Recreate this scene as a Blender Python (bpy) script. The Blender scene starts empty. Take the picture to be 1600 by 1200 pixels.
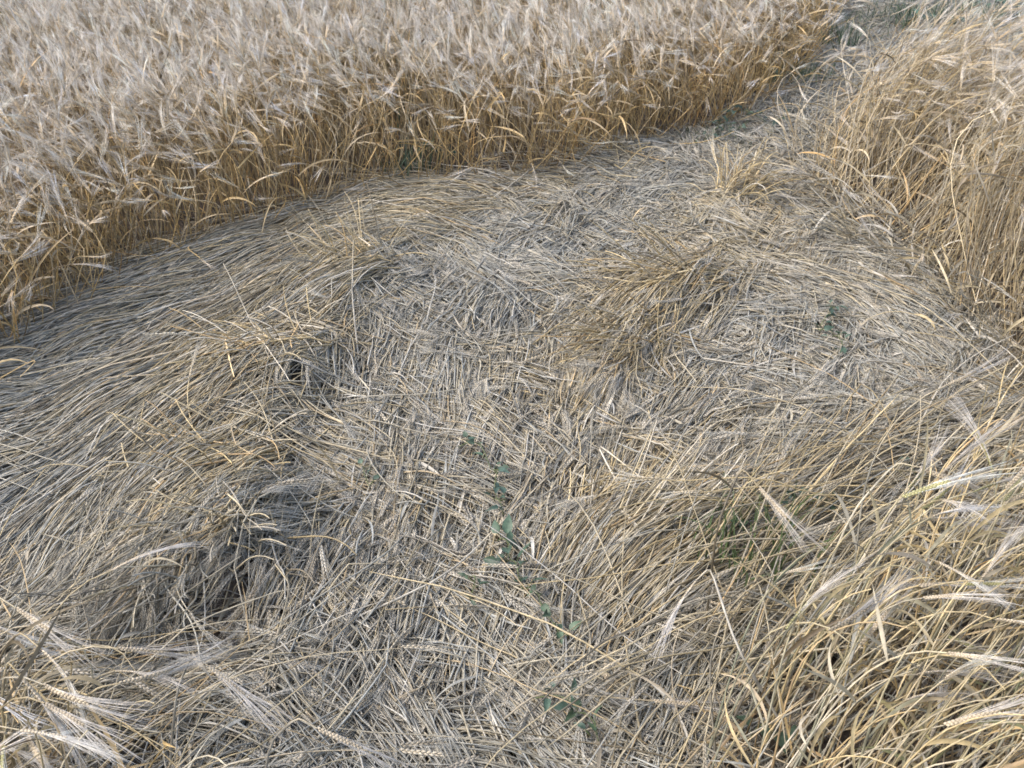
import bpy, math
import numpy as np
C = bpy.context.scene.collection
sc = bpy.context.scene
rng = np.random.default_rng(11)
R = math.radians

# ------------------------------------------------------------------ camera, sky, sun, exposure
CAM_H, PITCH, FPX = 1.6, 32.0, 1715.0          # camera height, tilt below the horizon, focal length in photo pixels
cam = bpy.data.cameras.new('camera'); camo = bpy.data.objects.new('camera', cam); C.objects.link(camo)
camo.location = (0, 0, CAM_H); camo.rotation_euler = (R(90 - PITCH), 0, 0)
cam.sensor_width = 36; cam.lens = 36 * FPX / 1600; cam.clip_end = 300; cam.clip_start = 0.02
sc.camera = camo
SUN_EL, SUN_AZ = R(52), R(-100)                  # azimuth measured from +Y towards +X
w = bpy.data.worlds.new("World"); sc.world = w; w.use_nodes = True
nt = w.node_tree; bg = nt.nodes['Background']
sky = nt.nodes.new('ShaderNodeTexSky'); sky.sky_type = 'NISHITA'; sky.sun_disc = False
sky.sun_elevation = SUN_EL; sky.sun_rotation = SUN_AZ; sky.dust_density = 3.5; sky.air_density = 0.8; sky.ozone_density = 1.0
nt.links.new(sky.outputs[0], bg.inputs[0]); bg.inputs[1].default_value = 0.15
sun = bpy.data.lights.new('sun', 'SUN'); sun.energy = 0.6; sun.angle = R(40); sun.color = (1.0, 0.98, 0.95)
suno = bpy.data.objects.new('sun', sun); C.objects.link(suno)
from mathutils import Vector, Matrix
sd = Vector((math.sin(SUN_AZ) * math.cos(SUN_EL), math.cos(SUN_AZ) * math.cos(SUN_EL), math.sin(SUN_EL)))
suno.rotation_euler = sd.to_track_quat('Z', 'Y').to_euler(); suno.location = (0, 0, 10)
sc.view_settings.view_transform = 'Standard'; sc.view_settings.look = 'None'
sc.view_settings.exposure = 1.3; sc.view_settings.gamma = 1.0
sc.render.engine = 'CYCLES'; sc.cycles.max_bounces = 6; sc.cycles.diffuse_bounces = 2; sc.cycles.use_denoising = True; sc.cycles.denoiser = 'OPENIMAGEDENOISE'; sc.cycles.filter_width = 1.7

# ------------------------------------------------------------------ geometry helpers
cp, sp = math.cos(R(PITCH)), math.sin(R(PITCH))
def ground(px, py):                              # photo pixel -> point of the flat field
    a = (np.asarray(px, float) - 800) / FPX; b = (600 - np.asarray(py, float)) / FPX
    dy = cp + b * sp; dz = -sp + b * cp
    t = CAM_H / -dz
    return a * t, dy * t
def proj(x, y):                                  # point of the flat field -> photo pixel
    d = y * cp + CAM_H * sp; u = y * sp - CAM_H * cp
    d = np.maximum(d, .05)
    return 800 + FPX * x / d, 600 - FPX * u / d
def inside(px, py, poly):
    poly = np.array(poly, float); r = np.zeros(np.shape(px), bool); n = len(poly)
    for i in range(n):
        x1, y1 = poly[i]; x2, y2 = poly[(i + 1) % n]
        if y1 == y2: continue
        c = ((y1 > py) != (y2 > py)) & (px < (x2 - x1) * (py - y1) / (y2 - y1) + x1)
        r ^= c
    return r
def wave(x, y, s, seed):
    g = np.random.default_rng(seed); v = 0
    for k in range(5):
        a = g.uniform(0, 6.28); f = s * g.uniform(.6, 1.7)
        v = v + np.sin((x * math.cos(a) + y * math.sin(a)) * f + g.uniform(0, 6.28))
    return v / 2.6
BUMPS = [(500,480,.02,.12),(1075,450,.055,.08),(1030,490,.05,.07),(985,535,.045,.07),(940,600,.03,.07),(1160,320,.05,.10),(1010,850,.04,.12),(335,970,-.13,.08),(215,1020,-.07,.06),(912,790,-.05,.04),
         (1250,770,.04,.18),(1450,700,.06,.2)]
BW = [(*ground(a, b), h, s) for a, b, h, s in BUMPS]
_lp = [(290,1020,.03),(345,940,.12),(385,840,.11),(400,720,.035),(465,600,.08),(510,530,.03),(590,430,.045),(640,380,.02)]
LIP = [(tuple(map(float, ground(a[0], a[1]))), tuple(map(float, ground(b[0], b[1]))), a[2], b[2]) for a, b in zip(_lp[:-1], _lp[1:])]
def hgt(x, y):
    z = .008 * wave(x, y, 7, 3) + .006 * wave(x, y, 17, 4)
    for bx, by, h, s in BW: z = z + h * np.exp(-((x - bx)**2 + (y - by)**2) / (2 * s * s))
    # the combed left side is thicker and ends in a raised lip along this line
    best = np.full(np.shape(x), 9.); sg = np.ones(np.shape(x)); al = np.zeros(np.shape(x))
    for (ax_, ay_), (bx_, by_), h0, h1 in LIP:
        ex, ey = bx_ - ax_, by_ - ay_; t = np.clip(((x - ax_) * ex + (y - ay_) * ey) / (ex * ex + ey * ey), 0, 1)
        d = np.hypot(x - ax_ - ex * t, y - ay_ - ey * t); m = d < best
        best = np.where(m, d, best); sg = np.where(m, np.sign(ex * (y - ay_) - ey * (x - ax_)), sg); al = np.where(m, h0 + (h1 - h0) * t, al)
    z = z + al * np.where(sg > 0, np.exp(-(best / .38)**2), np.exp(-(best / .085)**2))
    return z
def norm(v): return v / np.maximum(np.linalg.norm(v, axis=-1, keepdims=True), 1e-9)

class Soup:
    def __init__(s): s.v, s.c, s.li, s.lt, s.n = [], [], [], [], 0
    def add(s, V, F, Cc):
        V = np.asarray(V, np.float32).reshape(-1, 3); F = np.asarray(F)
        s.v.append(V); s.c.append(np.asarray(Cc, np.float32).reshape(-1, 3)); s.li.append((F + s.n).ravel().astype(np.int32))
        s.lt.append(np.full(len(F), F.shape[1], np.int32)); s.n += len(V)
    def tubes(s, P, Rd, col, sides=3):           # P (n,k,3), Rd (n,k), col (n,3) or (n,k,3)
        n, k, _ = P.shape
        T = norm(np.gradient(P, axis=1)); ch = norm(P[:, -1] - P[:, 0])
        ref = norm(np.cross(ch, rng.normal(size=(n, 3))))
        A = norm(np.cross(T, ref[:, None, :])); B = np.cross(T, A)
        an = np.arange(sides) / sides * 2 * math.pi
        V = P[:, :, None, :] + Rd[:, :, None, None] * (A[:, :, None, :] * np.cos(an)[None, None, :, None] + B[:, :, None, :] * np.sin(an)[None, None, :, None])
        idx = np.arange(n * k * sides).reshape(n, k, sides)
        a = idx[:, :-1]; b = idx[:, 1:]
        F = np.stack([a, np.roll(a, -1, 2), np.roll(b, -1, 2), b], -1).reshape(-1, 4)
        if col.ndim == 2: col = np.repeat(col[:, None, :], k, 1)
        s.add(V, F, np.repeat(col[:, :, None, :], sides, 2))
    def ribbons(s, P, W, S, col):                # P (n,k,3), W (n,k), S (n,k,3) side vectors; leaf blade folded along its midrib
        n, k, _ = P.shape
        T = norm(np.gradient(P, axis=1)); U = np.cross(S, T)
        V = np.stack([P - S * W[..., None] + U * W[..., None] * .35, P, P + S * W[..., None] + U * W[..., None] * .35], 2)
        idx = np.arange(n * k * 3).reshape(n, k, 3); a = idx[:, :-1]; b = idx[:, 1:]
        F = np.concatenate([np.stack([a[..., j], a[..., j+1], b[..., j+1], b[..., j]], -1).reshape(-1, 4) for j in (0, 1)])
        if col.ndim == 2: col = np.repeat(col[:, None, :], k, 1)
        s.add(V, F, np.repeat(col[:, :, None, :], 3, 2))
    def inst(s, tm, pos, X, Y, Z, scale, c0, c1):  # copies of an ear template; colours: husk, awn
        V, F, m = tm
        Vn = pos[:, None, :] + scale[:, None, None] * (V[None, :, 0:1] * X[:, None, :] + V[None, :, 1:2] * Y[:, None, :] + V[None, :, 2:3] * Z[:, None, :])
        n = len(pos); Fn = (F[None] + (np.arange(n) * len(V))[:, None, None]).reshape(-1, 3)
        col = c0[:, None, :] * (1 - m)[None, :, None] + c1[:, None, :] * m[None, :, None]
        s.add(Vn, Fn, col)
    def mesh(s, name, mat):
        me = bpy.data.meshes.new(name); v = np.concatenate(s.v); li = np.concatenate(s.li); lt = np.concatenate(s.lt)
        me.vertices.add(len(v)); me.vertices.foreach_set('co', v.ravel())
        me.loops.add(len(li)); me.loops.foreach_set('vertex_index', li)
        me.polygons.add(len(lt)); me.polygons.foreach_set('loop_start', np.concatenate([[0], np.cumsum(lt)[:-1]]).astype(np.int32)); me.polygons.foreach_set('loop_total', lt)
        me.polygons.foreach_set('use_smooth', np.ones(len(lt), bool))
        at = me.color_attributes.new('tint', 'FLOAT_COLOR', 'POINT'); c = np.concatenate(s.c)
        at.data.foreach_set('color', np.concatenate([c, np.ones((len(c), 1), np.float32)], 1).ravel())
        me.update(); me.validate(); me.materials.append(mat); return me
    def obj(s, name, mat, parent=None):
        o = bpy.data.objects.new(name, s.mesh(name, mat)); C.objects.link(o); o.parent = parent; return o

def tag(o, label=None, cat=None, group=None, kind=None):
    if label: o['label'] = label
    if cat: o['category'] = cat
    if group: o['group'] = group
    if kind: o['kind'] = kind
    return o

# ------------------------------------------------------------------ materials
def mat_tint(name, rough, spec, trans, var=.25, scale=55):
    m = bpy.data.materials.new(name); m.use_nodes = True; t = m.node_tree; p = t.nodes['Principled BSDF']; out = t.nodes['Material Output']
    a = t.nodes.new('ShaderNodeAttribute'); a.attribute_name = 'tint'
    tc = t.nodes.new('ShaderNodeTexCoord'); nz = t.nodes.new('ShaderNodeTexNoise'); nz.inputs['Scale'].default_value = scale; nz.inputs['Detail'].default_value = 3
    t.links.new(tc.outputs['Object'], nz.inputs['Vector'])
    mr = t.nodes.new('ShaderNodeMapRange'); mr.inputs[1].default_value = .3; mr.inputs[2].default_value = .7; mr.inputs[3].default_value = 1 - var; mr.inputs[4].default_value = 1 + var
    t.links.new(nz.outputs['Fac'], mr.inputs[0])
    mx = t.nodes.new('ShaderNodeVectorMath'); mx.operation = 'SCALE'
    t.links.new(a.outputs['Color'], mx.inputs[0]); t.links.new(mr.outputs[0], mx.inputs['Scale'])
    t.links.new(mx.outputs[0], p.inputs['Base Color']); p.inputs['Roughness'].default_value = rough; p.inputs['Specular IOR Level'].default_value = spec
    tr = t.nodes.new('ShaderNodeBsdfTranslucent'); t.links.new(mx.outputs[0], tr.inputs['Color'])
    ms = t.nodes.new('ShaderNodeMixShader'); ms.inputs[0].default_value = trans
    t.links.new(p.outputs[0], ms.inputs[1]); t.links.new(tr.outputs[0], ms.inputs[2]); t.links.new(ms.outputs[0], out.inputs['Surface'])
    return m
STRAW = mat_tint('dry straw', .42, .5, .06)
LEAFM = mat_tint('dry leaf and awn', .6, .3, .3)
GREEN = mat_tint('green weed leaf', .45, .4, .2, .3, 90)
def soil_mat():
    m = bpy.data.materials.new('dry loam'); m.use_nodes = True; t = m.node_tree; p = t.nodes['Principled BSDF']
    tc = t.nodes.new('ShaderNodeTexCoord'); n1 = t.nodes.new('ShaderNodeTexNoise'); n1.inputs['Scale'].default_value = 9; n1.inputs['Detail'].default_value = 10; n1.inputs['Roughness'].default_value = .7
    n2 = t.nodes.new('ShaderNodeTexNoise'); n2.inputs['Scale'].default_value = 120; n2.inputs['Detail'].default_value = 6
    for n in (n1, n2): t.links.new(tc.outputs['Object'], n.inputs['Vector'])
    mx = t.nodes.new('ShaderNodeMath'); mx.operation = 'MULTIPLY'; t.links.new(n1.outputs[0], mx.inputs[0]); t.links.new(n2.outputs[0], mx.inputs[1])
    cr = t.nodes.new('ShaderNodeValToRGB'); cr.color_ramp.elements[0].position = .12; cr.color_ramp.elements[0].color = (.045, .033, .022, 1)
    cr.color_ramp.elements[1].position = .45; cr.color_ramp.elements[1].color = (.17, .135, .10, 1); t.links.new(mx.outputs[0], cr.inputs[0])
    t.links.new(cr.outputs[0], p.inputs['Base Color']); p.inputs['Roughness'].default_value = .95
    bp = t.nodes.new('ShaderNodeBump'); bp.inputs['Strength'].default_value = .8; bp.inputs['Distance'].default_value = .02
    t.links.new(n2.outputs[0], bp.inputs['Height']); t.links.new(bp.outputs[0], p.inputs['Normal']); return m
SOIL = soil_mat()

# palettes (linear albedo)
GREY = np.array([.335, .332, .285]); WARM = np.array([.52, .41, .215]); PALE = np.array([.56, .525, .44]); ORNG = np.array([.47, .33, .16]); DARK = np.array([.13, .105, .07])
HUSK = np.array([.41, .365, .28]); AWN = np.array([.50, .485, .42])
def tones(n, warm, dull=1.0):                    # per straw colour, warm 0..1 array or number
    warm = np.clip(np.broadcast_to(warm, (n,)) + rng.normal(0, .22, n), 0, 1)[:, None]
    c = GREY * (1 - warm) + WARM * warm
    u = rng.random(n)[:, None]
    c = np.where(u < .20 * dull, c * .35 + PALE * .65, c); c = np.where(u > 1 - .13 * dull, c * .3 + DARK * .7, c); c = np.where((u > .77) & (u < .87), c * (1 - warm) + ORNG * warm, c)
    return c * np.exp(rng.normal(-.03, .23, (n, 1)) * dull)

# ------------------------------------------------------------------ ear templates
def ear_template(seed, grains, awns, awn_len=1.3, seg=2, L=.085, gs=4, part=None, spread=1.0):
    """ear of length L along +Z, two rows in the X direction; part None=both, 'husk' or 'awn'"""
    g = np.random.default_rng(seed); V, F, M = [], [], []
    curve = g.uniform(.1, .5)
    def bend(p):                                   # slight bend towards +Y
        z = p[:, 2]; th = curve * z / L
        return np.stack([p[:, 0], p[:, 1] + z * np.sin(th) * .35, z * np.cos(th * .35)], 1)
    def push(v, f, m):
        o = sum(len(a) for a in V); V.append(bend(v)); F.append(np.array(f) + o); M.append(np.full(len(v), m))
    if part != 'awn':
        for i in range(grains):
            z0 = L * (i / grains) * .93; s = 1 if i % 2 else -1; prof = math.sin(math.pi * min(1, (i + 1.2) / grains * .85 + .1)) ** .5
            gl = L * 2.3 / grains * (1 + .0 * prof) if grains > 10 else L * 1.6 / grains
            gw = .0036 * prof * g.uniform(.8, 1.15) + .0007
            ax = norm(np.array([[s * .28, g.uniform(-.1, .1), 1.0]]))[0]
            c0 = np.array([s * .0006, 0, z0]); sx = norm(np.cross(ax, [0, 1, 0])[None])[0]; sy = np.cross(ax, sx)
            ring = lambda q, r1, r2: [c0 + ax * gl * q + sx * r1 * gw * math.cos(a) + sy * r2 * gw * math.sin(a) for a in np.arange(gs) / gs * 6.2832 + .4]
            v = [c0] + ring(.35, .75, .55) + ring(.7, .62, .45) + [c0 + ax * gl * 1.05]
            f = []
            for a in range(gs):
                b = (a + 1) % gs; f += [(0, 1 + b, 1 + a), (1 + a, 1 + b, 1 + gs + b), (1 + a, 1 + gs + b, 1 + gs + a), (1 + gs + a, 1 + gs + b, 1 + 2 * gs)]
            push(np.array(v), f, 0)
    if part != 'husk':
        for i in range(awns):
            q = (i + .5) / awns; z0 = L * q * .95 + .004; s = 1 if i % 2 else -1
            d = norm(np.array([[s * g.uniform(.03, .15) * spread, g.normal(0, .06) * spread, 1]]))[0]
            ln = awn_len * L * g.uniform(.8, 1.25) * (1.1 - .25 * q)
            cv = np.array([s * g.uniform(0, .12), g.normal(.03, .08), 0]) * ln * spread
            r0 = .0005
            rings = []
            for k in range(seg):
                t = k / seg; c = np.array([s * .002, 0, z0]) + d * ln * t + cv * t * t; r = r0 * (1 - .6 * t)
                rings += [c + r * np.array([math.cos(a), math.sin(a), 0]) for a in (0, 2.09, 4.19)]
            rings.append(np.array([s * .002, 0, z0]) + d * ln + cv)
            f = []
            for k in range(seg - 1):
                for a in range(3):
                    b = (a + 1) % 3; o = 3 * k; f += [(o + a, o + b, o + 3 + b), (o + a, o + 3 + b, o + 3 + a)]
            o = 3 * (seg - 1); f += [(o + a, o + (a + 1) % 3, 3 * seg) for a in range(3)]
            push(np.array(rings), f, 1)
    return np.concatenate(V).astype(np.float32), np.concatenate(F), np.concatenate(M).astype(np.float32)
MAT_EARS = [ear_template(20 + i, 16, 13, 1.15, 2, spread=1.1) for i in range(5)]
FIELD_EARS = [ear_template(40 + i, 14, 18, 1.15, 3, spread=.9) for i in range(6)]

def add_ears(soup, tmpls, tip, Td, scale, tint, roll=None, awn=AWN, husk=HUSK):
    n = len(tip); r = rng.normal(size=(n, 3)); Z = norm(Td); X = norm(np.cross(Z, r)) if roll is None else norm(np.cross(Z, roll)); Y = np.cross(Z, X)
    k = rng.integers(0, len(tmpls), n)
    j = np.exp(rng.normal(0, .15, (n, 1)))
    c0 = (husk * .65 + tint * .35) * j; c1 = np.minimum((awn * .85 + tint * .15) * np.exp(rng.normal(0, .2, (n, 1))), .95)
    for i in range(len(tmpls)):
        m = k == i
        if m.any(): soup.inst(tmpls[i], tip[m], X[m], Y[m], Z[m], scale[m], c0[m], c1[m])

# ------------------------------------------------------------------ regions of the field (photo pixels of the flat ground)
FIELD = [(-900,760),(-200,680),(0,590),(90,520),(200,440),(340,382),(470,335),(600,300),(720,290),(850,272),(960,245),(1045,212),(1172,190),(1232,137),(1272,82),(1294,25),(1305,-40),(2600,-40),(2600,-170),(-900,-170)]
RIGHT = [(1228,292),(1305,234),(1440,215),(1600,222),(2300,300),(2300,1000),(1700,690),(1570,590),(1500,500),(1435,430),(1330,352)]
NEARR = [(1020,1420),(1060,1270),(1120,1120),(1250,1020),(1450,940),(1600,880),(2000,820),(3200,1500),(3200,9000),(1500,9000)]
NEARL = [(-1500,1130),(-100,1200),(120,1260),(240,1340),(300,1460),(0,3000),(-600,9000),(-3500,9000)]
WX = (-4.2, 4.2)

# direction of lie over the mat: pixel, image angle(s) of the tips (deg, anticlockwise), spread, warmth, share of the second direction, second angle
FLOW = [(60,600,200,8,.05,0,0),(60,800,214,9,.0,0,0),(60,950,200,12,.3,.2,20),(200,500,205,8,.25,0,0),(200,700,212,8,.3,0,0),(250,820,226,9,.45,0,0),(330,600,206,9,.4,0,0),
 (420,430,202,9,.4,0,0),(560,350,192,8,.45,.1,30),(700,310,187,10,.5,.1,30),(850,290,180,16,.5,.3,40),(350,740,222,11,.55,0,0),(430,580,212,11,.6,0,0),(545,430,208,11,.6,0,0),
 (150,960,15,10,.35,0,0),(230,1000,20,14,.3,.2,80),(330,860,240,11,.5,0,0),(100,400,190,14,.4,0,0),
 (520,650,78,14,.25,.45,-18),(600,800,80,14,.3,.45,-15),(500,950,68,16,.25,.3,-40),(650,1000,62,20,.2,.45,-50),(450,1050,60,20,.1,.5,-35),(600,1150,-50,22,.05,.4,60),(760,1100,-60,22,.15,.4,10),
 (700,700,70,14,.3,.45,-25),(760,850,68,16,.35,.35,-30),(850,700,85,18,.2,.45,-30),(850,950,80,25,.25,.45,-45),(700,560,75,18,.2,.5,160),(650,480,60,25,.15,.5,-20),(800,450,45,30,.05,.5,-25),
 (900,360,35,30,.02,.5,-35),(760,390,40,28,.0,.5,-30),(970,290,20,30,.05,.5,-30),(1100,230,10,35,.05,.5,-50),(990,510,228,11.9,.7,0,0),(930,600,240,13,.7,.15,-20),(1060,450,214,11,.7,0,0),(900,670,246,13,.5,.2,-20),
 (930,730,72,18,.5,.3,-30),(970,850,40,10,.6,0,0),(1050,880,30,10,.5,0,0),(1030,800,60,18,.45,.3,0),(1050,630,60,22,.35,.45,-35),(1180,360,-12,22,.5,.4,60),(1280,430,-24,12,.35,.3,60),
 (1200,520,-14,22,.1,.45,70),(1200,600,-25,20,.15,.45,60),(1350,520,-28,18,.15,.5,65),(1400,600,70,24,.2,.5,-30),(1330,660,82,18,.2,.4,0),(1480,560,60,24,.15,.5,-30),(1500,480,-20,24,.1,.4,70),
 (1200,720,34,16,.35,.3,70),(1300,740,26,14,.3,.3,-10),(1450,680,18,14,.3,.2,-10),(1150,850,24,14,.4,.2,70),(1300,850,20,16,.3,.3,50),(1500,800,28,16,.35,.2,60),(1100,1000,45,18,.35,.3,-20),
 (950,1050,60,24,.2,.5,-40),(950,1180,50,25,.2,.5,-25),(1350,340,40,28,.1,.5,-30),(1240,190,60,35,.1,.4,0),(1300,110,50,30,.1,.4,0)]
FA = np.array(FLOW, float)
def flow(x, y):
    """pick for each root: ground direction, warmth, by interpolation between the measured lies"""
    px, py = proj(x, y)
    px = px + 25 * wave(x, y, 9, 61); py = py + 18 * wave(x, y, 9, 62)
    d2 = (px[:, None] - FA[None, :, 0])**2 + ((py[:, None] - FA[None, :, 1]) * 1.3)**2
    wt = 1 / (d2 + 400)**2; wt /= wt.sum(1, keepdims=True)
    warm = wt @ FA[:, 4]; spread = wt @ FA[:, 3]
    # nearest control sample, picked in proportion to its weight
    cum = np.cumsum(wt, 1); k = (rng.random((len(x), 1)) > cum).sum(1).clip(0, len(FA) - 1)
    a1 = FA[k, 2]; u = rng.random(len(x)); sec = u < FA[k, 5] * .95
    # smooth first direction
    c1 = wt @ np.cos(np.radians(FA[:, 2])); s1 = wt @ np.sin(np.radians(FA[:, 2]))
    coh = np.hypot(c1, s1) > .75
    a1 = np.where(coh, np.degrees(np.arctan2(s1, c1)), a1)
    a = np.where(sec, FA[k, 6], a1) + rng.normal(0, .6, len(x)) * spread + wave(x, y, 14, 72) * spread * .5 + 7 * wave(x, y, 6, 73)
    flip = (spread > 13) & (rng.random(len(x)) < .35)
    a = a + 180 * flip
    ar = np.radians(a); px0, py0 = proj(x, y)
    gx, gy = ground(px0 + 8 * np.cos(ar), py0 - 8 * np.sin(ar))
    v = np.stack([gx - x, gy - y], 1); return norm(v), warm, spread

# ------------------------------------------------------------------ ground
def make_ground():
    def grid(xs, ys):
        X, Y = np.meshgrid(xs, ys); return X, Y
    xs = np.concatenate([[-150, -60, -25, -12, -8], np.linspace(-5, 5, 260), [8, 12, 25, 60, 150]])
    ys = np.concatenate([[-60, -15, -4], np.linspace(-.5, 8.5, 240), [12, 20, 40, 90, 200]])
    X, Y = grid(xs, ys); near = np.clip(1 - (np.hypot(X, Y - 4) - 6) / 4, 0, 1)
    Z = (hgt(X, Y) * .85 + .006 * wave(X, Y, 45, 8)) * near - .012
    V = np.stack([X, Y, Z], -1); ny, nx = X.shape; i = np.arange(ny * nx).reshape(ny, nx)
    F = np.stack([i[:-1, :-1], i[:-1, 1:], i[1:, 1:], i[1:, :-1]], -1).reshape(-1, 4)
    s = Soup(); s.add(V, F, np.full((ny * nx, 3), .1)); return tag(s.obj('ground', SOIL), kind='structure')
make_ground()

# ------------------------------------------------------------------ the trampled mat
HOLES = [(345, 955, 40, 48), (225, 1015, 70, 14), (912, 785, 22, 24), (470, 625, 24, 14), (1085, 965, 30, 14)]
def in_hole(px, py):
    r = np.zeros(np.shape(px), bool)
    for a, b, c, d in HOLES: r |= ((px - a) / c)**2 + ((py - b) / d)**2 < 1
    return r
def lay(soup, x, y, v, warm, z0, L, arch, rad, ears=.7, k=9, kinkp=.25, lift=0., curl=.25, sides=3, tmpl=MAT_EARS, awn=AWN):
    """straws lying over the ground: x,y roots, v ground direction"""
    n = len(x); s = np.linspace(0, 1, k)[None, :]
    ang = np.arctan2(v[:, 1], v[:, 0])[:, None] + rng.normal(0, curl, (n, 1)) * s * 1.6 + rng.normal(0, .05, (n, 1)) * np.sin(s * 6 + rng.uniform(0, 6, (n, 1)))
    kk = rng.random((n, 1)) < kinkp; ks = rng.uniform(.3, .85, (n, 1)); ang = ang + np.where(kk & (s > ks), rng.normal(0, .9, (n, 1)), 0)
    st = (L / (k - 1))[:, None]
    X = x[:, None] + np.cumsum(np.cos(ang) * st, 1); Y = y[:, None] + np.cumsum(np.sin(ang) * st, 1)
    qx, qy = proj(X, Y); keep = ~in_hole(qx, qy).any(1) | (rng.random(n) < .1)   # open hollows in the mat
    if not keep.all():
        X, Y, z0, arch, rad, L, y = X[keep], Y[keep], z0[keep], arch[keep], rad[keep], L[keep], y[keep]
        warm = np.broadcast_to(warm, (n,))[keep]; lift = np.broadcast_to(lift, (n,))[keep]; n = len(X)
    Z = hgt(X, Y) + z0[:, None] + arch[:, None] * np.sin(math.pi * s) + np.broadcast_to(lift, (n,))[:, None] * s + rng.normal(0, .0015, (n, k))
    P = np.stack([X, Y, Z], -1)
    col = tones(n, warm, .6)
    grad = (1 + .12 * rng.normal(size=(n, 1)) * (s - .5))[..., None]
    rr = rad[:, None] * (1.1 - .45 * s); rr[:, 0] *= .6; rr[:, -1] *= .5
    soup.tubes(P, rr, col[:, None, :] * grad, sides)
    if np.ndim(ears): ears = ears[keep]
    m = rng.random(n) < ears * np.clip((y - .8) / .9, .25, 1)
    if m.any():
        T = P[m, -1] - P[m, -2]; T = norm(T) + rng.normal(0, .12, (m.sum(), 3)) * [1, 1, .4]; T[:, 2] = np.clip(T[:, 2], -.12, .3)
        up = np.tile([[0, 0, 1.]], (m.sum(), 1)) + rng.normal(0, .5, (m.sum(), 3))
        tip = P[m, -1]; tip[:, 2] += .003
        add_ears(soup, tmpl, tip, T, rng.uniform(.75, 1.05, m.sum()), col[m], up, awn=awn)
    return P

def sample(n, poly_test, y0=.55, y1=8):
    out = []
    while sum(len(a) for a in out) < n:
        x = rng.uniform(*WX, 35000); y = rng.uniform(y0, y1, 35000); px, py = proj(x, y)
        keep = poly_test(px, py) & (px > -500) & (px < 2100) & (py < 1750)
        out.append(np.stack([x[keep], y[keep]], 1))
    return np.concatenate(out)[:n].T
def in_mat(px, py):
    hole = ((px - 345) / 52)**2 + ((py - 955) / 62)**2 < 1
    hole |= ((px - 215) / 95)**2 + ((py - 1020) / 20)**2 < 1
    thin = inside(px, py, NEARR) & (rng.random(np.shape(px)) < .95)
    return ~hole & ~thin & ~inside(px, py, FIELD) & ~inside(px, py, RIGHT) & (py > -60) & ((px > -400) & (px < 2000))

mat_s = Soup()
def bunches(nb, size, zlo, zhi, jit=.035, ls=(.25, .55), test=in_mat, **kw):
    bx, by = sample(nb, test); v, warm, sp_ = flow(bx, by)
    k = rng.integers(size[0], size[1], nb); i = np.repeat(np.arange(nb), k); n = len(i)
    side = np.stack([-v[:, 1], v[:, 0]], 1)
    o = rng.normal(0, 1, (n, 2)) * jit
    cohb = (sp_ < 12)[i]; L = np.where(cohb, rng.uniform(.25, .55, n), rng.uniform(*ls, n)) * rng.uniform(.8, 1.15, nb)[i]; o = o * np.where(cohb, 1.5, 1)[:, None]
    # scatter along the lie as well as across it; the point sampled is the middle of the bunch
    along = -L * .5 + rng.normal(0, .05, n)
    a_ = None; x = bx[i] + v[i, 0] * along + side[i, 0] * o[:, 0]; y = by[i] + v[i, 1] * along + side[i, 1] * o[:, 0]
    a = np.arctan2(v[i, 1], v[i, 0]) + rng.normal(0, .04, n) + (o[:, 0] / jit) * .05
    vv = np.stack([np.cos(a), np.sin(a)], 1)
    z = rng.uniform(zlo, zhi, nb)[i] + rng.uniform(0, .008, n)
    coh = sp_[i] < 12
    lay(mat_s, x, y, vv, warm[i], z, L, rng.uniform(0, .012, n) * (1 + 1.5 * coh), rng.uniform(.0014, .0026, n), kinkp=np.where(coh, .03, .12)[:, None], curl=kw.get('curl', .08), ears=kw.get('ears', .45) + .25 * coh, k=7)
bunches(2300, (14, 26), -.012, .012, ears=.2, jit=.034, ls=(.16, .34))
bunches(1900, (14, 28), .006, .020, ears=.35, jit=.028, ls=(.11, .24))
bunches(900, (9, 18), .018, .028, ears=.6, jit=.020, ls=(.08, .18), curl=.14)
bunches(230, (1, 4), .024, .045, ears=.3, jit=.03, ls=(.15, .42), curl=.2)
# chaff, broken bits and single straws
x, y = sample(3500, in_mat); v, warm, _ = flow(x, y); a = rng.uniform(0, 6.28, 3500)
lay(mat_s, x, y, np.stack([np.cos(a), np.sin(a)], 1), warm * .6, rng.uniform(0, .034, 3500), rng.uniform(.02, .10, 3500), np.zeros(3500), rng.uniform(.0008, .002, 3500), ears=.12, k=4)
# dry leaf blades pressed into the mat
def mat_leaves(n, zlo, zhi):
    x, y = sample(n, in_mat); v, warm, _ = flow(x, y); k = 7; s = np.linspace(0, 1, k)[None]
    a = np.arctan2(v[:, 1], v[:, 0])[:, None] + rng.normal(0, .3, (n, 1)) + rng.normal(0, .5, (n, 1)) * s
    st = rng.uniform(.08, .22, (n, 1)) / (k - 1)
    X = x[:, None] + np.cumsum(np.cos(a) * st, 1); Y = y[:, None] + np.cumsum(np.sin(a) * st, 1)
    P = np.stack([X, Y, hgt(X, Y) + rng.uniform(zlo, zhi, (n, 1)) + rng.normal(0, .006, (n, 1)) * np.sin(s * 5)], -1)
    T = norm(np.gradient(P, axis=1)); tw = rng.normal(0, 1.1, (n, 1)) + rng.normal(0, 1.5, (n, 1)) * s
    S = norm(np.cross(T, np.stack([np.zeros_like(tw), np.sin(tw), np.cos(tw)], -1)))
    W = rng.uniform(.0018, .0042, (n, 1)) * np.sin(math.pi * np.clip(s * .9 + .1, 0, .97))
    mat_s.ribbons(P, W, S, tones(n, warm * .6) * .95)
mat_leaves(3500, .0, .035)
tag(mat_s.obj('flattened_barley', STRAW), 'trampled mat of flattened grey straw and barley ears covering the ground', 'flattened barley', kind='stuff')

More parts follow.
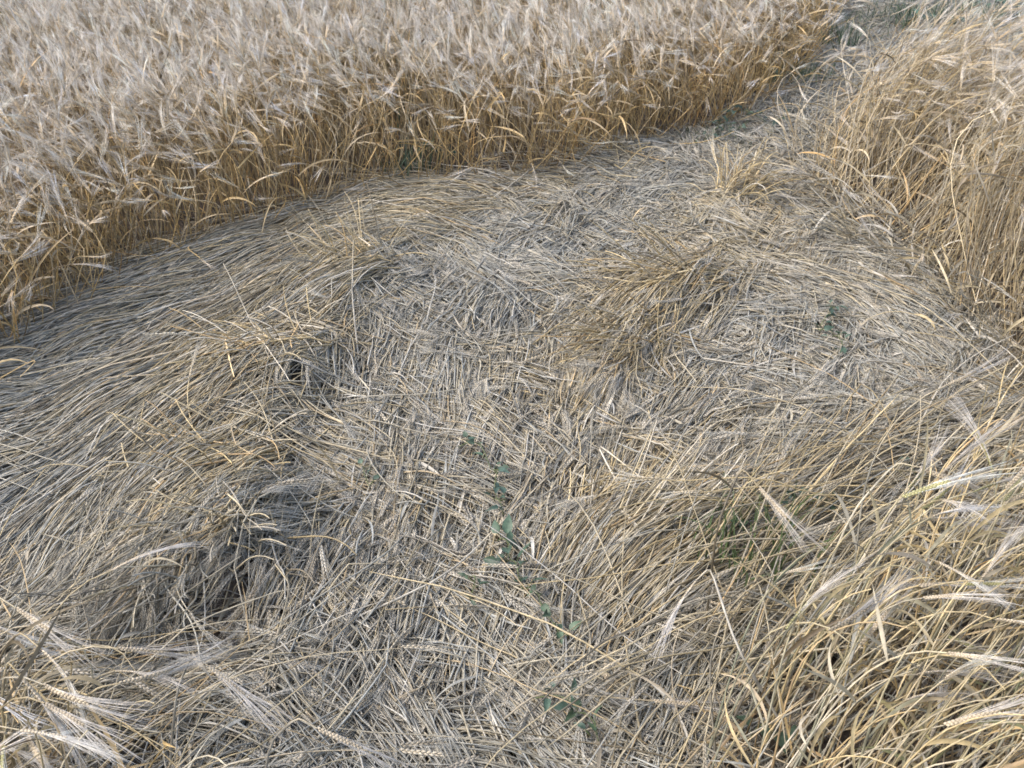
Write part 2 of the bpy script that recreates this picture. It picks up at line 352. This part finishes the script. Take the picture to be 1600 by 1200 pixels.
# ------------------------------------------------------------------ standing barley
def stand(x, y, Hh, lean, leandir, nod, noddir, k=9, rz=.0):
    """stem polylines: lean (rad) at the base rising to lean+nod at the tip"""
    n = len(x); s = np.linspace(0, 1, k)[None, :]
    th = lean[:, None] + nod[:, None] * np.clip((s - .45) / .55, 0, 1)**2
    th = np.clip(th, 0, 2.3)
    mixd = np.clip((s - .45) / .55, 0, 1)
    dx = np.cos(leandir)[:, None] * (1 - mixd) + np.cos(noddir)[:, None] * mixd; dy = np.sin(leandir)[:, None] * (1 - mixd) + np.sin(noddir)[:, None] * mixd
    q = np.hypot(dx, dy) + 1e-6; dx /= q; dy /= q
    st = (Hh / (k - 1))[:, None]
    X = x[:, None] + np.cumsum(np.sin(th) * dx * st, 1) ; Y = y[:, None] + np.cumsum(np.sin(th) * dy * st, 1)
    Z = hgt(x, y)[:, None] * .85 - .015 + np.cumsum(np.cos(th) * st, 1)
    P = np.stack([X, Y, Z], -1); P[:, 0] = np.stack([x, y, hgt(x, y) * .85 - .015], -1)
    gz = hgt(X, Y) + .01; P[..., 2] = np.maximum(P[..., 2], gz * .9 - .01)
    return P
def leaves_on(soup, P, col, per=1.0, width=(.0022, .0045), ln=(.10, .22)):
    n = len(P); m = np.nonzero(rng.random(n) < per)[0]; n = len(m)
    if not n: return
    k = 7; s = np.linspace(0, 1, k)[None]; j = rng.integers(2, P.shape[1] - 2, n); B = P[m, j]
    az = rng.uniform(0, 6.28, (n, 1)); el = rng.uniform(.2, 1.3, (n, 1)) - s * rng.uniform(.2, 2.0, (n, 1)); st = rng.uniform(*ln, (n, 1)) / (k - 1)
    az = az + rng.normal(0, .7, (n, 1)) * s
    d = np.stack([np.cos(el) * np.cos(az), np.cos(el) * np.sin(az), np.sin(el)], -1) * st[..., None]; d[:, 0] = 0
    Q = B[:, None, :] + np.cumsum(d, 1); Q[..., 2] = np.maximum(Q[..., 2], hgt(Q[..., 0], Q[..., 1]) + .005)
    tw = rng.uniform(0, 3, (n, 1)) + rng.normal(0, 1.5, (n, 1)) * s
    S0 = np.stack([-np.sin(az), np.cos(az), 0 * az], -1); T = norm(np.gradient(Q, axis=1)); U = np.cross(S0, T); S = norm(S0 * np.cos(tw)[..., None] + U * np.sin(tw)[..., None])
    W = rng.uniform(*width, (n, 1)) * np.sin(math.pi * np.clip(s * .85 + .15, 0, .98))
    soup.ribbons(Q, W, S, col[m] * rng.uniform(.75, 1.15, (n, 1)))
def crop(soup, P, warm, rad=(.0013, .0021), ears=.95, tmpl=FIELD_EARS, leaf=.8, awn=AWN, husk=HUSK, esc=(.56, .84), sides=3, mul=(1, 1, 1)):
    n = len(P); k = P.shape[1]; s = np.linspace(0, 1, k)[None, :]; col = tones(n, warm) * np.array(mul)
    rr = rng.uniform(*rad, n)[:, None] * (1.15 - .5 * s)
    soup.tubes(P, rr, col, sides); m = rng.random(n) < ears
    T = norm(P[m, -1] - P[m, -2]) + rng.normal(0, .13, (m.sum(), 3)) + np.array([0, 0, -.05])
    add_ears(soup, tmpl, P[m, -1], T, rng.uniform(*esc, m.sum()), col[m], awn=awn, husk=husk)
    leaves_on(soup, P, col * .9, leaf)
def edge_dist(x, y, poly):                      # metres from the boundary of a region
    q = np.array([ground(a, b) for a, b in poly]); d = np.full(len(x), 9.)
    for i in range(len(q)):
        a = q[i]; b = q[(i + 1) % len(q)]; ab = b - a; t = np.clip(((x - a[0]) * ab[0] + (y - a[1]) * ab[1]) / (ab @ ab + 1e-9), 0, 1)
        d = np.minimum(d, np.hypot(x - a[0] - ab[0] * t, y - a[1] - ab[1] * t))
    return d

fs = Soup()
N = 21000
x, y = sample(N, lambda a, b: inside(a, b, FIELD), 2, 7.2)
N = len(x); ed = edge_dist(x, y, FIELD)
edge = np.exp(-ed / .12)
Hh = (.355 + .035 * wave(x, y, 4, 31) + rng.normal(0, .04, N)) * (1 - .15 * edge)
lean = np.abs(rng.normal(0, .14, N)) + edge * rng.uniform(0, .55, N) + .08
ld = rng.uniform(0, 6.28, N); ld = np.where(rng.random(N) < edge * .8, rng.normal(-1.1, .7, N), ld)
nd = R(185) + rng.normal(0, 1.3, N) + .5 * wave(x, y, 3, 33); nod = rng.uniform(.0, 1.35, N) * (1 - .3 * edge)
P = stand(x, y, Hh, lean, ld, nod, nd)
fieldAWN = np.array([.90, .84, .73]); fieldHUSK = np.array([.62, .50, .33])
crop(fs, P, np.clip(.6 + .4 * edge, 0, 1), ears=.96 - .5 * edge, awn=fieldAWN, husk=fieldHUSK, leaf=.45, mul=(1.08, .97, .80))
# bent and fallen stems along the foot of the standing crop
ex, ey = sample(1500, lambda a, b: inside(a, b, FIELD), 2, 6.5); m = edge_dist(ex, ey, FIELD) < .22; ex, ey = ex[m], ey[m]; n = len(ex)
P = stand(ex, ey, rng.uniform(.25, .42, n), rng.uniform(.5, 1.35, n), rng.normal(-1.5, 1.2, n), rng.uniform(0, .8, n), rng.normal(-1.5, 1.2, n))
crop(fs, P, .9, ears=.3, awn=fieldAWN, mul=(1.08, .97, .80))
tag(fs.obj('standing_barley', STRAW), 'ripe standing barley field with pale nodding ears behind the trampled patch', 'standing barley', kind='stuff')

rs = Soup()
N = 3500
x, y = sample(N, lambda a, b: inside(a, b, RIGHT), 2, 6.5); ed = edge_dist(x, y, RIGHT); edge = np.exp(-ed / .15)
px, py = proj(x, y); lowl = np.clip((1330 - px) / 120, 0, 1)
Hh = .54 + rng.normal(0, .07, N) + .05 * wave(x, y, 8, 83) - .28 * lowl
lean = .52 + .22 * wave(x, y, 9, 81) + rng.normal(0, .15, N) + .2 * edge * rng.random(N); ld = R(30) + rng.normal(0, .65, N) + .6 * wave(x, y, 7, 82) ; nd = R(-5) + rng.normal(0, .8, N)
P = stand(x, y, Hh, np.abs(lean), ld, rng.uniform(.2, 1.3, N), nd)
crop(rs, P, .62 - .1 * edge, awn=fieldAWN * .93, husk=fieldHUSK * .95, leaf=.6, esc=(.6, .9), mul=(1.04, .98, .88))
ex, ey = sample(2600, lambda a, b: inside(a, b, RIGHT), 2, 5); m = edge_dist(ex, ey, RIGHT) < .16; ex, ey = ex[m][:240], ey[m][:240]; n = len(ex)
P = stand(ex, ey, rng.uniform(.22, .42, n), rng.uniform(.6, 1.4, n), rng.normal(R(215), 1.1, n), rng.uniform(0, .7, n), rng.normal(R(200), 1.1, n))
crop(rs, P, .6, ears=.4, awn=fieldAWN * .9)
tag(rs.obj('leaning_barley', STRAW), 'tall barley leaning right beside the trampled patch, upper right', 'leaning barley', kind='stuff')

# ------------------------------------------------------------------ half fallen stems between the mat and the near clump
hf = Soup()
BR = [(990,1010),(1060,880),(1180,790),(1400,710),(1700,640),(2200,700),(2200,1000),(1500,980),(1180,1100),(1060,1300),(1000,1250)]
x, y = sample(650, lambda a, b: inside(a, b, BR)); v, warm, _ = flow(x, y); n = len(x)
lay(hf, x, y, v, np.clip(warm + .25, 0, 1), rng.uniform(.0, .07, n), rng.uniform(.35, .6, n), rng.uniform(0, .07, n), rng.uniform(.0016, .0026, n), ears=.25, kinkp=.12, lift=rng.uniform(0, .16, n), curl=.1)
BL = [(-200,1050),(40,1020),(130,1080),(200,1160),(220,1230),(220,1500),(-300,1500)]
x, y = sample(170, lambda a, b: inside(a, b, BL)); n = len(x); g = rng.normal(R(20), .8, n)
lay(hf, x, y, np.stack([np.cos(g), np.sin(g)], 1), np.full(n, .6), rng.uniform(.0, .08, n), rng.uniform(.3, .5, n), rng.uniform(0, .06, n), rng.uniform(.0014, .0022, n), ears=.5, kinkp=.25, lift=rng.uniform(0, .12, n))
tag(hf.obj('lodged_barley', STRAW), 'half fallen tangle of straw lying low at the foot of the near standing stems', 'lodged barley', kind='stuff')

# ------------------------------------------------------------------ near standing stems: the 300 that show largest are things with parts
def near_set(n, poly, lean, ld, nod, nd, H, y1):
    x, y = sample(n, lambda a, b: inside(a, b, poly), .5, y1)
    return stand(x, y, rng.normal(H, .06, n), np.abs(rng.normal(*lean, n)), np.clip(rng.normal(*ld, n), ld[0] - 1.4, ld[0] + 1.4), rng.uniform(*nod, n), rng.normal(*nd, n), k=14)
_in = lambda px, py: px
PR = near_set(640, NEARR, (.5, .2), (R(25), .45), (.0, 1.25), (R(-5), .7), .47, 2.0)
PL = near_set(180, NEARL, (.3, .2), (R(100), 1.2), (.4, 1.6), (R(-30), .7), .38, 1.6)
def screen(P):
    d = P[..., 1] * cp + (CAM_H - P[..., 2]) * sp; u = P[..., 1] * sp - (CAM_H - P[..., 2]) * cp
    d = np.maximum(d, .05); return 800 + FPX * P[..., 0] / d, 600 - FPX * u / d, d
PN = np.concatenate([PR, PL]); side = np.array([0] * len(PR) + [1] * len(PL))
sx, sy, dd = screen(PN); vis = ((sx > 0) & (sx < 1600) & (sy > 0) & (sy < 1200))
score = vis.sum(1) / dd.mean(1); order = np.argsort(-score); heroes = order[:262]; rest = order[262:]
ns = Soup(); crop(ns, PN[rest], .75, ears=.4, mul=(1.08, .96, .78), leaf=1.0, awn=fieldAWN, esc=(.7, .95))
# undergrowth of dry leaf blades and stubs in the two clumps
for P_, poly, nn in ((PR, NEARR, 380), (PL, NEARL, 220)):
    x, y = sample(nn, lambda a, b: inside(a, b, poly), .5, 2.0)
    Q = stand(x, y, rng.uniform(.12, .34, nn), rng.uniform(.1, 1.2, nn), rng.normal(.5, 1.2, nn), rng.uniform(0, 1.2, nn), rng.normal(0, 1.2, nn))
    crop(ns, Q, .65, ears=.08, leaf=.9, mul=(1.05, .95, .8))
tag(ns.obj('near_barley', STRAW), 'dense lower stems and dry leaves filling the standing barley nearest the viewer', 'barley undergrowth', kind='stuff')

HERO_H = [ear_template(100 + i, 26, 0, part='husk', gs=6) for i in range(5)]
HERO_A = [ear_template(100 + i, 26, 26, 1.5, 5, part='awn', spread=[.45, .7, .9, .5, .8][i]) for i in range(5)]
def hero(P, warm, label, group, green=0., has_ear=True, name='barley_stalk', cat='barley stalk', rad=None, nleaf=None, earscale=None):
    root = bpy.data.objects.new(name, None); C.objects.link(root); root.location = P[0]; root.empty_display_size = .02
    tag(root, label, cat, group); Q = (P - P[0])[None]
    col = tones(1, warm); col = col * (1 - green) + np.array([[.17, .20, .075]]) * green
    k = P.shape[0]; s = np.linspace(0, 1, k); rr = (rad or rng.uniform(.0014, .0021)) * (1.12 - .5 * s)
    nodes = np.zeros(k); nodes[[k // 4, k // 2]] = 1
    c = np.repeat(col[:, None, :], k, 1) * (1 - .45 * nodes)[None, :, None]; c[:, -k // 3:] = c[:, -k // 3:] * .6 + (WARM * 1.05) * .4
    so = Soup(); so.tubes(Q, (rr * (1 + .35 * nodes))[None], c, 6); so.obj('stem', STRAW, root)
    for j in range(nleaf if nleaf is not None else int(rng.choice([0, 1, 1, 2]))):
        lf = Soup(); leaves_local(lf, Q, col * .95); lf.obj('leaf', LEAFM, root)
    if has_ear:
        T = norm(Q[:, -1] - Q[:, -2]) + rng.normal(0, .1, (1, 3)); i = rng.integers(0, 5); roll = rng.normal(size=(1, 3))
        Z = norm(T); X = norm(np.cross(Z, roll)); Y = np.cross(Z, X); sc_ = np.array([earscale or rng.uniform(.72, .98)])
        if Y[0, 2] > 0: X, Y = -X, -Y
        j = math.exp(rng.normal(0, .12)); hc = (np.array([.50, .42, .29]) if green < .2 else np.array([.30, .28, .13])) * j; ac = np.minimum(np.array([.84, .79, .70]) * j, .93)
        e = Soup(); e.inst(HERO_H[i], Q[:, -1], X, Y, Z, sc_, hc[None], hc[None]); eo = e.obj('ear', STRAW, root)
        a = Soup(); a.inst(HERO_A[i], Q[:, -1], X, Y, Z, sc_, ac[None], ac[None]); a.obj('awns', LEAFM, eo)
    return root
def leaves_local(soup, Q, col):
    k = 8; s = np.linspace(0, 1, k)[None]; B = Q[:, rng.integers(4, Q.shape[1] - 3)]
    az = rng.uniform(0, 6.28) + rng.normal(0, .7) * s; el = rng.uniform(.3, 1.3) - s * rng.uniform(.2, 2.0); st = rng.uniform(.09, .2) / (k - 1)
    d = np.stack([np.cos(el) * np.cos(az), np.cos(el) * np.sin(az), np.sin(el)], -1) * st; d[:, 0] = 0
    L = B[:, None] + np.cumsum(d, 1); tw = rng.uniform(0, 3) + rng.normal(0, 1.2) * s
    S0 = np.stack([-np.sin(az), np.cos(az), 0 * az], -1); T = norm(np.gradient(L, axis=1)); U = np.cross(S0, T); S = norm(S0 * np.cos(tw)[..., None] + U * np.sin(tw)[..., None])
    soup.ribbons(L, rng.uniform(.002, .0042) * np.sin(math.pi * np.clip(s * .85 + .15, 0, .98)), S, col)
plan = []
for h in heroes:
    P = PN[h]; ax, ay, _ = screen(P[-1:]); ax, ay = ax[0], ay[0]
    gr = max(0, rng.normal(.05, .22)) if side[h] == 0 else max(0, rng.normal(0, .1)); gr = min(gr, .8)
    T = norm((P[-1] - P[-2])[None])[0]; ear = rng.random() < (.4 if side[h] == 0 else .7); nl = int(rng.choice([0, 1, 1, 2]))
    pose = ('nodding ear' if T[2] < -.1 else 'level ear' if T[2] < .4 else 'upright ear') if ear else 'broken bare tip'
    tone = 'green tinged' if gr > .2 else 'pale' if rng.random() < .4 else 'golden'
    bx, _, _ = screen(P[:1]); ln = 'leaning right' if ax > bx[0] + 60 else 'leaning left' if ax < bx[0] - 60 else 'standing straight'
    lfs = ['no leaf', 'one leaf', 'two leaves'][nl]
    if side[h] == 0:
        where = 'right edge' if ax > 1430 else 'middle' if ax > 1240 else 'inner part' if ax > 1080 else 'mat side'
        lay_ = 'top' if ay < 800 else 'upper' if ay < 920 else 'lower' if ay < 1060 else 'bottom'; cl = 'right clump'; grp = 'barley stalks standing in the lower right clump'
    else:
        where = 'outer corner' if ax < 130 else 'middle' if ax < 280 else 'mat side'
        lay_ = 'top' if ay < 1080 else 'bottom'; cl = 'left clump'; grp = 'barley stalks standing in the lower left clump'
    lab = f'{tone} stalk, {pose}, {lfs}, {ln}, {lay_} {where}, {cl}'.replace('level ear', 'level ear')
    plan.append([P, {'pale': .3, 'golden': .85}.get(tone, .5), lab, grp, gr, ear, nl, ax])
same = {}
for p in plan: same.setdefault(p[2], []).append(p)
for lab, ps in same.items():
    ps.sort(key=lambda p: p[7])
    if 2 <= len(ps) <= 14:
        for p, wd in zip(ps, ['leftmost'] + [q + '-from-left' for q in ['second', 'third', 'fourth', 'fifth', 'sixth', 'seventh', 'eighth', 'ninth', 'tenth', 'eleventh', 'twelfth', 'thirteenth'][:len(ps) - 2]] + ['rightmost']): p[2] = wd + ' ' + lab
for P, wm, lab, grp, gr, ear, nl, ax in plan: hero(P, wm, lab, grp, gr, ear, nleaf=nl, earscale=rng.uniform(.88, 1.12) if 'left' in grp else None)

# single stalks that stand out in the photograph, by their ends on the flat ground
def arc(pts, k=14):                               # (px, py, height) knots -> smooth polyline in the field
    q = []
    for a, b, h in pts:
        d = np.array([(a - 800) / FPX, cp + (600 - b) / FPX * sp, -sp + (600 - b) / FPX * cp]); t = (CAM_H - h) / -d[2]; q.append(np.array([0, 0, CAM_H]) + d * t)
    q = np.array(q); u = np.linspace(0, len(q) - 1, k); i = np.minimum(u.astype(int), len(q) - 2); f = (u - i)[:, None]
    P = q[i] * (1 - f) + q[i + 1] * f
    P[1:-1] = P[1:-1] * .6 + (P[:-2] + P[2:]) * .2
    return P
LONE = [
 ([(900,1120,.0),(925,1000,.06),(903,925,.12)], None, 'pale bent straw rising from the mat beside the dark hollow', 0),
 ([(405,1100,.0),(455,915,.16),(430,882,.17)], None, 'kinked pale straw standing out just right of the dark hollow', 0),
 ([(345,1060,.02),(700,900,.05),(860,740,.03)], None, 'long thin straw slanting across the mat right of the hollow', 0),
 ([(1100,1000,.0),(1120,820,.28),(1158,728,.37),(1185,760,.35)], 'e', 'tall barley stalk with ear nodding right at the top of the near right clump', 1),
 ([(1250,1000,.0),(1330,800,.30),(1400,722,.37),(1435,730,.365)], 'e', 'arching barley stalk whose ear points right above the near right clump', 1),
 ([(1380,1020,.0),(1330,860,.28),(1400,815,.34),(1440,812,.345)], 'e', 'barley stalk at the right edge with a wide white brush of awns', 1),
 ([(1300,1150,.0),(1340,980,.27),(1400,925,.34),(1435,915,.345)], 'e', 'barley stalk with a white fanned ear low in the right clump', 1),
 ([(1350,960,.0),(1480,720,.34),(1560,652,.38),(1585,665,.37)], 'e', 'tallest barley stalk bending over at the right edge of the clump', 1),
 ([(1250,1180,.0),(1150,1010,.26),(1110,885,.33),(1090,905,.32)], 'e', 'thin barley stalk leaning left out of the near right clump', 1),
 ([(0,1250,.0),(-5,1030,.3),(30,985,.37),(65,1015,.36)], 'e', 'barley stalk at lower left with long white awns sweeping down right', 2),
 ([(-90,1220,.0),(-60,980,.32),(-15,925,.38),(25,950,.37)], 'e', 'large pale ear entering at the left edge above the corner clump', 2),
 ([(260,1260,.0),(275,1080,.2),(300,1022,.27),(325,1040,.26)], 'e', 'barley stalk whose pink tinged ear slants down right below the hollow', 2),
 ([(400,1330,.0),(420,1160,.18),(465,1120,.24),(495,1138,.23)], 'e', 'outermost barley stalk of the left clump with ear pointing down right', 2),
 ([(120,1350,.0),(90,1130,.27),(150,1075,.34),(185,1068,.34)], 'e', 'barley stalk in the corner clump with white brush of awns across it', 2),
 ([(60,1320,.0),(0,1120,.3),(10,1030,.35),(35,1060,.33)], 'e', 'upright barley stalk at the far left corner with drooping awns', 2),
 ([(560,560,.02),(550,460,.10),(552,375,.19)], None, 'upright broken straw sticking from the tuft near the left standing edge', 0),
 ([(340,490,.04),(420,540,.09),(500,560,.06)], None, 'pale straw lying over the yellow heap in the flattened left side', 0),
 ([(1100,560,.03),(1300,590,.03),(1420,640,.02)], None, 'long straight straw lying across the right half of the mat', 0),
 ([(560,980,.0),(620,830,.04),(628,790,.03)], None, 'pale straight straw pressed flat lengthways in the middle of the mat', 0),
 ([(1000,820,.0),(930,690,.10),(1020,760,.07)], None, 'looped straw over the yellow heap at the centre', 0),
 ([(720,1180,.0),(840,1080,.05),(1020,1095,.04)], 'e', 'barley ear lying level on the mat at the bottom centre', 0),
 ([(1340,700,.0),(1345,640,.05),(1340,570,.05)], None, 'whitish stub of straw standing on the right of the mat', 0)]
for pts, e, lab, g in LONE:
    P = arc(pts); P[:, 2] = np.maximum(P[:, 2], hgt(P[:, 0], P[:, 1]) + .012 if g == 0 else P[:, 2])
    hero(P, .45 if g == 0 else .6, lab, [None, 'barley stalks standing in the lower right clump', 'barley stalks standing in the lower left clump'][g], 0, e is not None, name='barley_stalk' if e else 'bent_straw', cat='barley stalk' if e else 'straw', rad=.0022, nleaf=0 if g == 0 else None, earscale=1.0)

# ------------------------------------------------------------------ tufts and heaps on the mat
def tuft(px, py, n, H, lean, ld, spread, nod, warm, label, foot=.05, ears=4, lw=.4):
    cx, cy = map(float, ground(px, py)); z0 = float(hgt(cx, cy))
    root = bpy.data.objects.new('straw_tuft', None); C.objects.link(root); root.location = (cx, cy, z0); tag(root, label, 'straw tuft')
    x = cx + rng.normal(0, foot, n); y = cy + rng.normal(0, foot * .8, n)
    d = rng.normal(R(ld), spread, n)
    P = stand(x, y, rng.uniform(.55, 1.1, n) * H, np.abs(rng.normal(lean, .25, n)), d, rng.uniform(*nod, n), d + rng.normal(0, .3, n))
    P[..., 2] = np.maximum(P[..., 2], hgt(P[..., 0], P[..., 1]) + rng.uniform(.01, .05, (n, 1)))
    P -= np.array([cx, cy, z0]); so = Soup(); col = tones(n, warm)
    so.tubes(P, rng.uniform(.0016, .0026, n)[:, None] * np.linspace(1.1, .6, P.shape[1])[None], col, 4); so.obj('stems', STRAW, root)
    lf = Soup(); Pw = P + np.array([cx, cy, z0]); leaves_on(lf, Pw, col * .7, lw * .5, (.0015, .003), (.06, .14))
    if lf.n:
        lf.v = [v - np.array([cx, cy, z0], np.float32) for v in lf.v]; lf.obj('leaves', LEAFM, root)
    for i in range(ears):
        e = Soup(); T = norm(P[i:i+1, -1] - P[i:i+1, -2]); add_ears(e, MAT_EARS, P[i:i+1, -1], T, np.array([1.1]), col[i:i+1]); e.obj('ear', STRAW, root)
tuft(580, 425, 75, .22, .9, 190, 1.0, (.1, .5), .75, 'tuft of broken upright straws near the foot of the left standing crop', .07, 2, .1)
tuft(440, 570, 95, .24, 1.15, 200, .9, (.1, .6), .95, 'yellow heap of straw raised out of the combed left side of the mat', .07, 2, .2)
tuft(365, 740, 95, .22, 1.1, 215, 1.2, (.1, .6), .85, 'tangled straw heap where the combed left side meets the middle', .09, 2, .2)
tuft(365, 870, 80, .20, .95, 255, .8, (.2, .9), .6, 'straw hanging over the dark hollow at lower left', .05, 2, .2)
tuft(270, 930, 60, .24, 1.2, 255, .4, (.0, .4), .2, 'grey straw bundle falling into the left side of the dark hollow', .05, 2, .1)
tuft(1140, 322, 110, .22, .7, 30, .9, (.6, 1.5), .95, 'arching yellow tuft at the far end of the mat near the track', .04, 4, .2)
tuft(1085, 445, 90, .30, 1.2, 205, .35, (.1, .45), .85, 'bundle of straw swept left from a ridge in the middle of the mat', .07, 4, .05)
tuft(1000, 530, 90, .28, 1.15, 228, .35, (.1, .45), .85, 'long yellow straw bundle lying toward the viewer at centre', .07, 2, .05)
tuft(930, 790, 50, .12, .7, 50, .7, (0, .5), .95, 'golden stubs of straw in the small dark pit right of the weeds', .03, 1, .1)
tuft(985, 860, 80, .30, 1.15, 35, .22, (.0, .4), .65, 'fan of yellow straw rising right from the centre pit', .05, 3, .05)
tuft(1370, 375, 60, .28, 1.0, 190, 1.0, (0, .8), .35, 'tangle of fallen straw at the foot of the upper right crop', .1, 4, .2)
tuft(960, 255, 70, .30, 1.2, 200, .9, (0, .6), .75, 'orange straw falling out of the far standing edge', .12, 4, .2)

# ------------------------------------------------------------------ weeds
def blade_leaf(L, W, droop, fold=.25, k=6):
    s = np.linspace(0, 1, k); prof = np.sin(math.pi * np.clip(s * .93 + .05, 0, 1) ** .75) * W; prof[0] = W * .25
    c = np.stack([s * L, 0 * s, -droop * L * s * s], 1)
    V = np.concatenate([np.stack([c[:, 0] - prof * .25 * (1 - s), prof, c[:, 2] + prof * fold], 1), c, np.stack([c[:, 0] - prof * .25 * (1 - s), -prof, c[:, 2] + prof * fold], 1)])
    F = [[j * k + i, j * k + i + 1, (j + 1) * k + i + 1, (j + 1) * k + i] for j in (0, 1) for i in range(k - 1)]
    return V, np.array(F)
def weed(px, py, ang, length, nl, size, label, h=.05, group='weeds growing in the trampled mat', blue=.5):
    x, y = map(float, ground(px, py)); gx, gy = ground(px + 8 * math.cos(R(ang)), py - 8 * math.sin(R(ang))); a = math.atan2(gy - y, gx - x)
    k = 10; s = np.linspace(0, 1, k); aa = a + .5 * np.sin(s * 5 + rng.uniform(0, 6)); st = length / (k - 1)
    X = x + np.cumsum(np.cos(aa)) * st; Y = y + np.cumsum(np.sin(aa)) * st; Z = hgt(X, Y) + .02 + h * .6 * np.abs(np.sin(s * 4)) + .008
    P = np.stack([X, Y, Z], 1); o = P[0].copy(); P -= o
    root = bpy.data.objects.new('bindweed', None); C.objects.link(root); root.location = o; tag(root, label, 'weed', group)
    st_ = Soup(); st_.tubes(P[None], np.full((1, k), .0012), np.array([[.14, .17, .07]]), 5); st_.obj('stem', GREEN, root)
    for i in range(nl):
        t = (i + rng.uniform(.1, .9)) / nl * (k - 1.01); j = int(t); b = P[j] * (1 - t + j) + P[j + 1] * (t - j)
        size_ = size * .88; V, F = blade_leaf(size_ * rng.uniform(.5, 1.2), size_ * rng.uniform(.18, .36), rng.uniform(0, .8), rng.uniform(.1, .9)); az = rng.uniform(0, 6.28); el = rng.uniform(-.1, .9)
        M = Matrix.Rotation(az, 3, 'Z') @ Matrix.Rotation(-el, 3, 'Y') @ Matrix.Rotation(rng.normal(0, .5), 3, 'X')
        pet = np.array(M @ Vector((.015, 0, .006))); V = V @ np.array(M).T + b + pet
        c = (np.array([.075, .125, .10]) * blue + np.array([.09, .135, .055]) * (1 - blue)) * math.exp(rng.normal(0, .22))
        lf = Soup(); lf.add(V, F, np.tile(c, (len(V), 1))); lf.tubes(np.stack([b, b + pet])[None], np.full((1, 2), .0008), np.array([[.12, .16, .07]]), 4); lf.obj('leaf', GREEN, root)
W = [(705,715,-25,.16,7,.032,'blue green creeping weed at the upper end of the line of weeds in the mat'),
 (765,745,-60,.14,6,.034,'creeping weed with folded leaves just below the topmost one at centre'),
 (775,790,-80,.08,3,.03,'small creeping weed under crossed straws at centre'),
 (775,850,-85,.12,7,.04,'leafy green weed in the middle of the line of weeds'),
 (775,890,-40,.12,7,.045,'largest green weed with broad leaves at the centre bottom of the line'),
 (735,910,-100,.08,5,.022,'wispy blue green weed left of the largest weed'),
 (850,930,-70,.16,7,.03,'blue green weed trailing between the mat and the near right clump'),
 (820,1095,-40,.16,8,.032,'low green weed at the bottom centre of the mat'),
 (890,1120,-60,.10,4,.03,'small green weed beside the ear lying at bottom centre'),
 (1160,1175,10,.08,4,.05,'broad dark weed leaf low in the near right clump'),
 (1110,850,-10,.08,3,.04,'single blue green leaf lying over fallen stems left of the near clump'),
 (1180,870,20,.2,9,.035,'dark blue green weed under the nodding stalk of the near right clump'),
 (1225,825,0,.12,6,.035,'weed behind the stems at the top of the near right clump'),
 (1380,775,-30,.1,4,.035,'weed half hidden behind stems toward the right edge'),
 (1290,490,-95,.2,12,.026,'fine leaved grey green weed in the right half of the mat'),
 (1300,540,-80,.12,9,.024,'grey green weed just below the fine leaved one at right'),
 (575,745,-70,.08,4,.022,'tiny weed sprig left of the line of weeds'),
 (1110,205,0,.3,16,.04,'grey green weeds sprawling where the track meets the mat'),
 (1090,230,10,.25,12,.035,'weeds at the near side of the track mouth'),
 (1190,150,40,.25,12,.045,'dark weeds along the foot of the crop beside the track'),
 (1230,120,60,.3,12,.045,'weeds halfway up the narrow track'),
 (1390,45,0,.4,16,.06,'green weeds at the far bend of the track'),
 (1480,30,0,.5,16,.06,'dark green weeds at the top right corner of the track'),
 (645,275,20,.2,14,.035,'green weeds under the edge of the left standing crop'),
 (1515,330,0,.1,3,.05,'small weed among stems of the upper right crop')]
for w_ in W: weed(*w_, h=.05 if w_[1] > 300 else .08, blue=.8 if w_[1] < 300 else rng.uniform(.3, .9))
def grass(px, py, n, H, foot, label, col=(.10, .14, .085)):
    cx, cy = map(float, ground(px, py)); x = cx + rng.normal(0, foot, n); y = cy + rng.normal(0, foot * .6, n); d = rng.uniform(0, 6.28, n)
    P = stand(x, y, rng.uniform(.5, 1.1, n) * H, np.abs(rng.normal(.4, .4, n)), d, rng.uniform(.2, 1.4, n), d + rng.normal(0, .4, n)); z0 = float(hgt(cx, cy)); P -= np.array([cx, cy, z0])
    T = norm(np.gradient(P, axis=1)); S = norm(np.cross(T, rng.normal(size=(n, 1, 3)))); s = np.linspace(0, 1, P.shape[1])[None]
    so = Soup(); so.ribbons(P, np.full((n, 1), .0032) * (1.02 - s), S, np.array(col)[None] * np.exp(rng.normal(0, .3, (n, 1))))
    o = so.obj('grass' if foot > .075 else 'grass_tuft', GREEN); o.location = (cx, cy, z0)
    if foot > .075: tag(o, label, 'grass', kind='stuff')
    else: tag(o, label, 'grass tuft', 'green grass tufts')
grass(640, 275, 90, .20, .07, 'dark green grass growing under the left standing edge')
grass(1130, 222, 170, .08, .09, 'low grey green grass at the mouth of the track')
grass(1235, 130, 130, .18, .10, 'green grass in the narrow track beside the far crop')
grass(1310, 75, 90, .22, .08, 'green grass at the upper part of the narrow track')
grass(1430, 40, 260, .2, .22, 'green grass clump at the far bend of the track')
grass(960, 130, 70, .50, .1, 'green grass standing up through the top of the far crop')
grass(620, 190, 60, .48, .1, 'pale green grass showing through the field beyond the left edge')
grass(1560, 35, 260, .2, .22, 'green grass clump at the far right end of the track')
grass(1170, 900, 60, .22, .06, 'green grass under the stems of the near right clump', (.12, .17, .07))
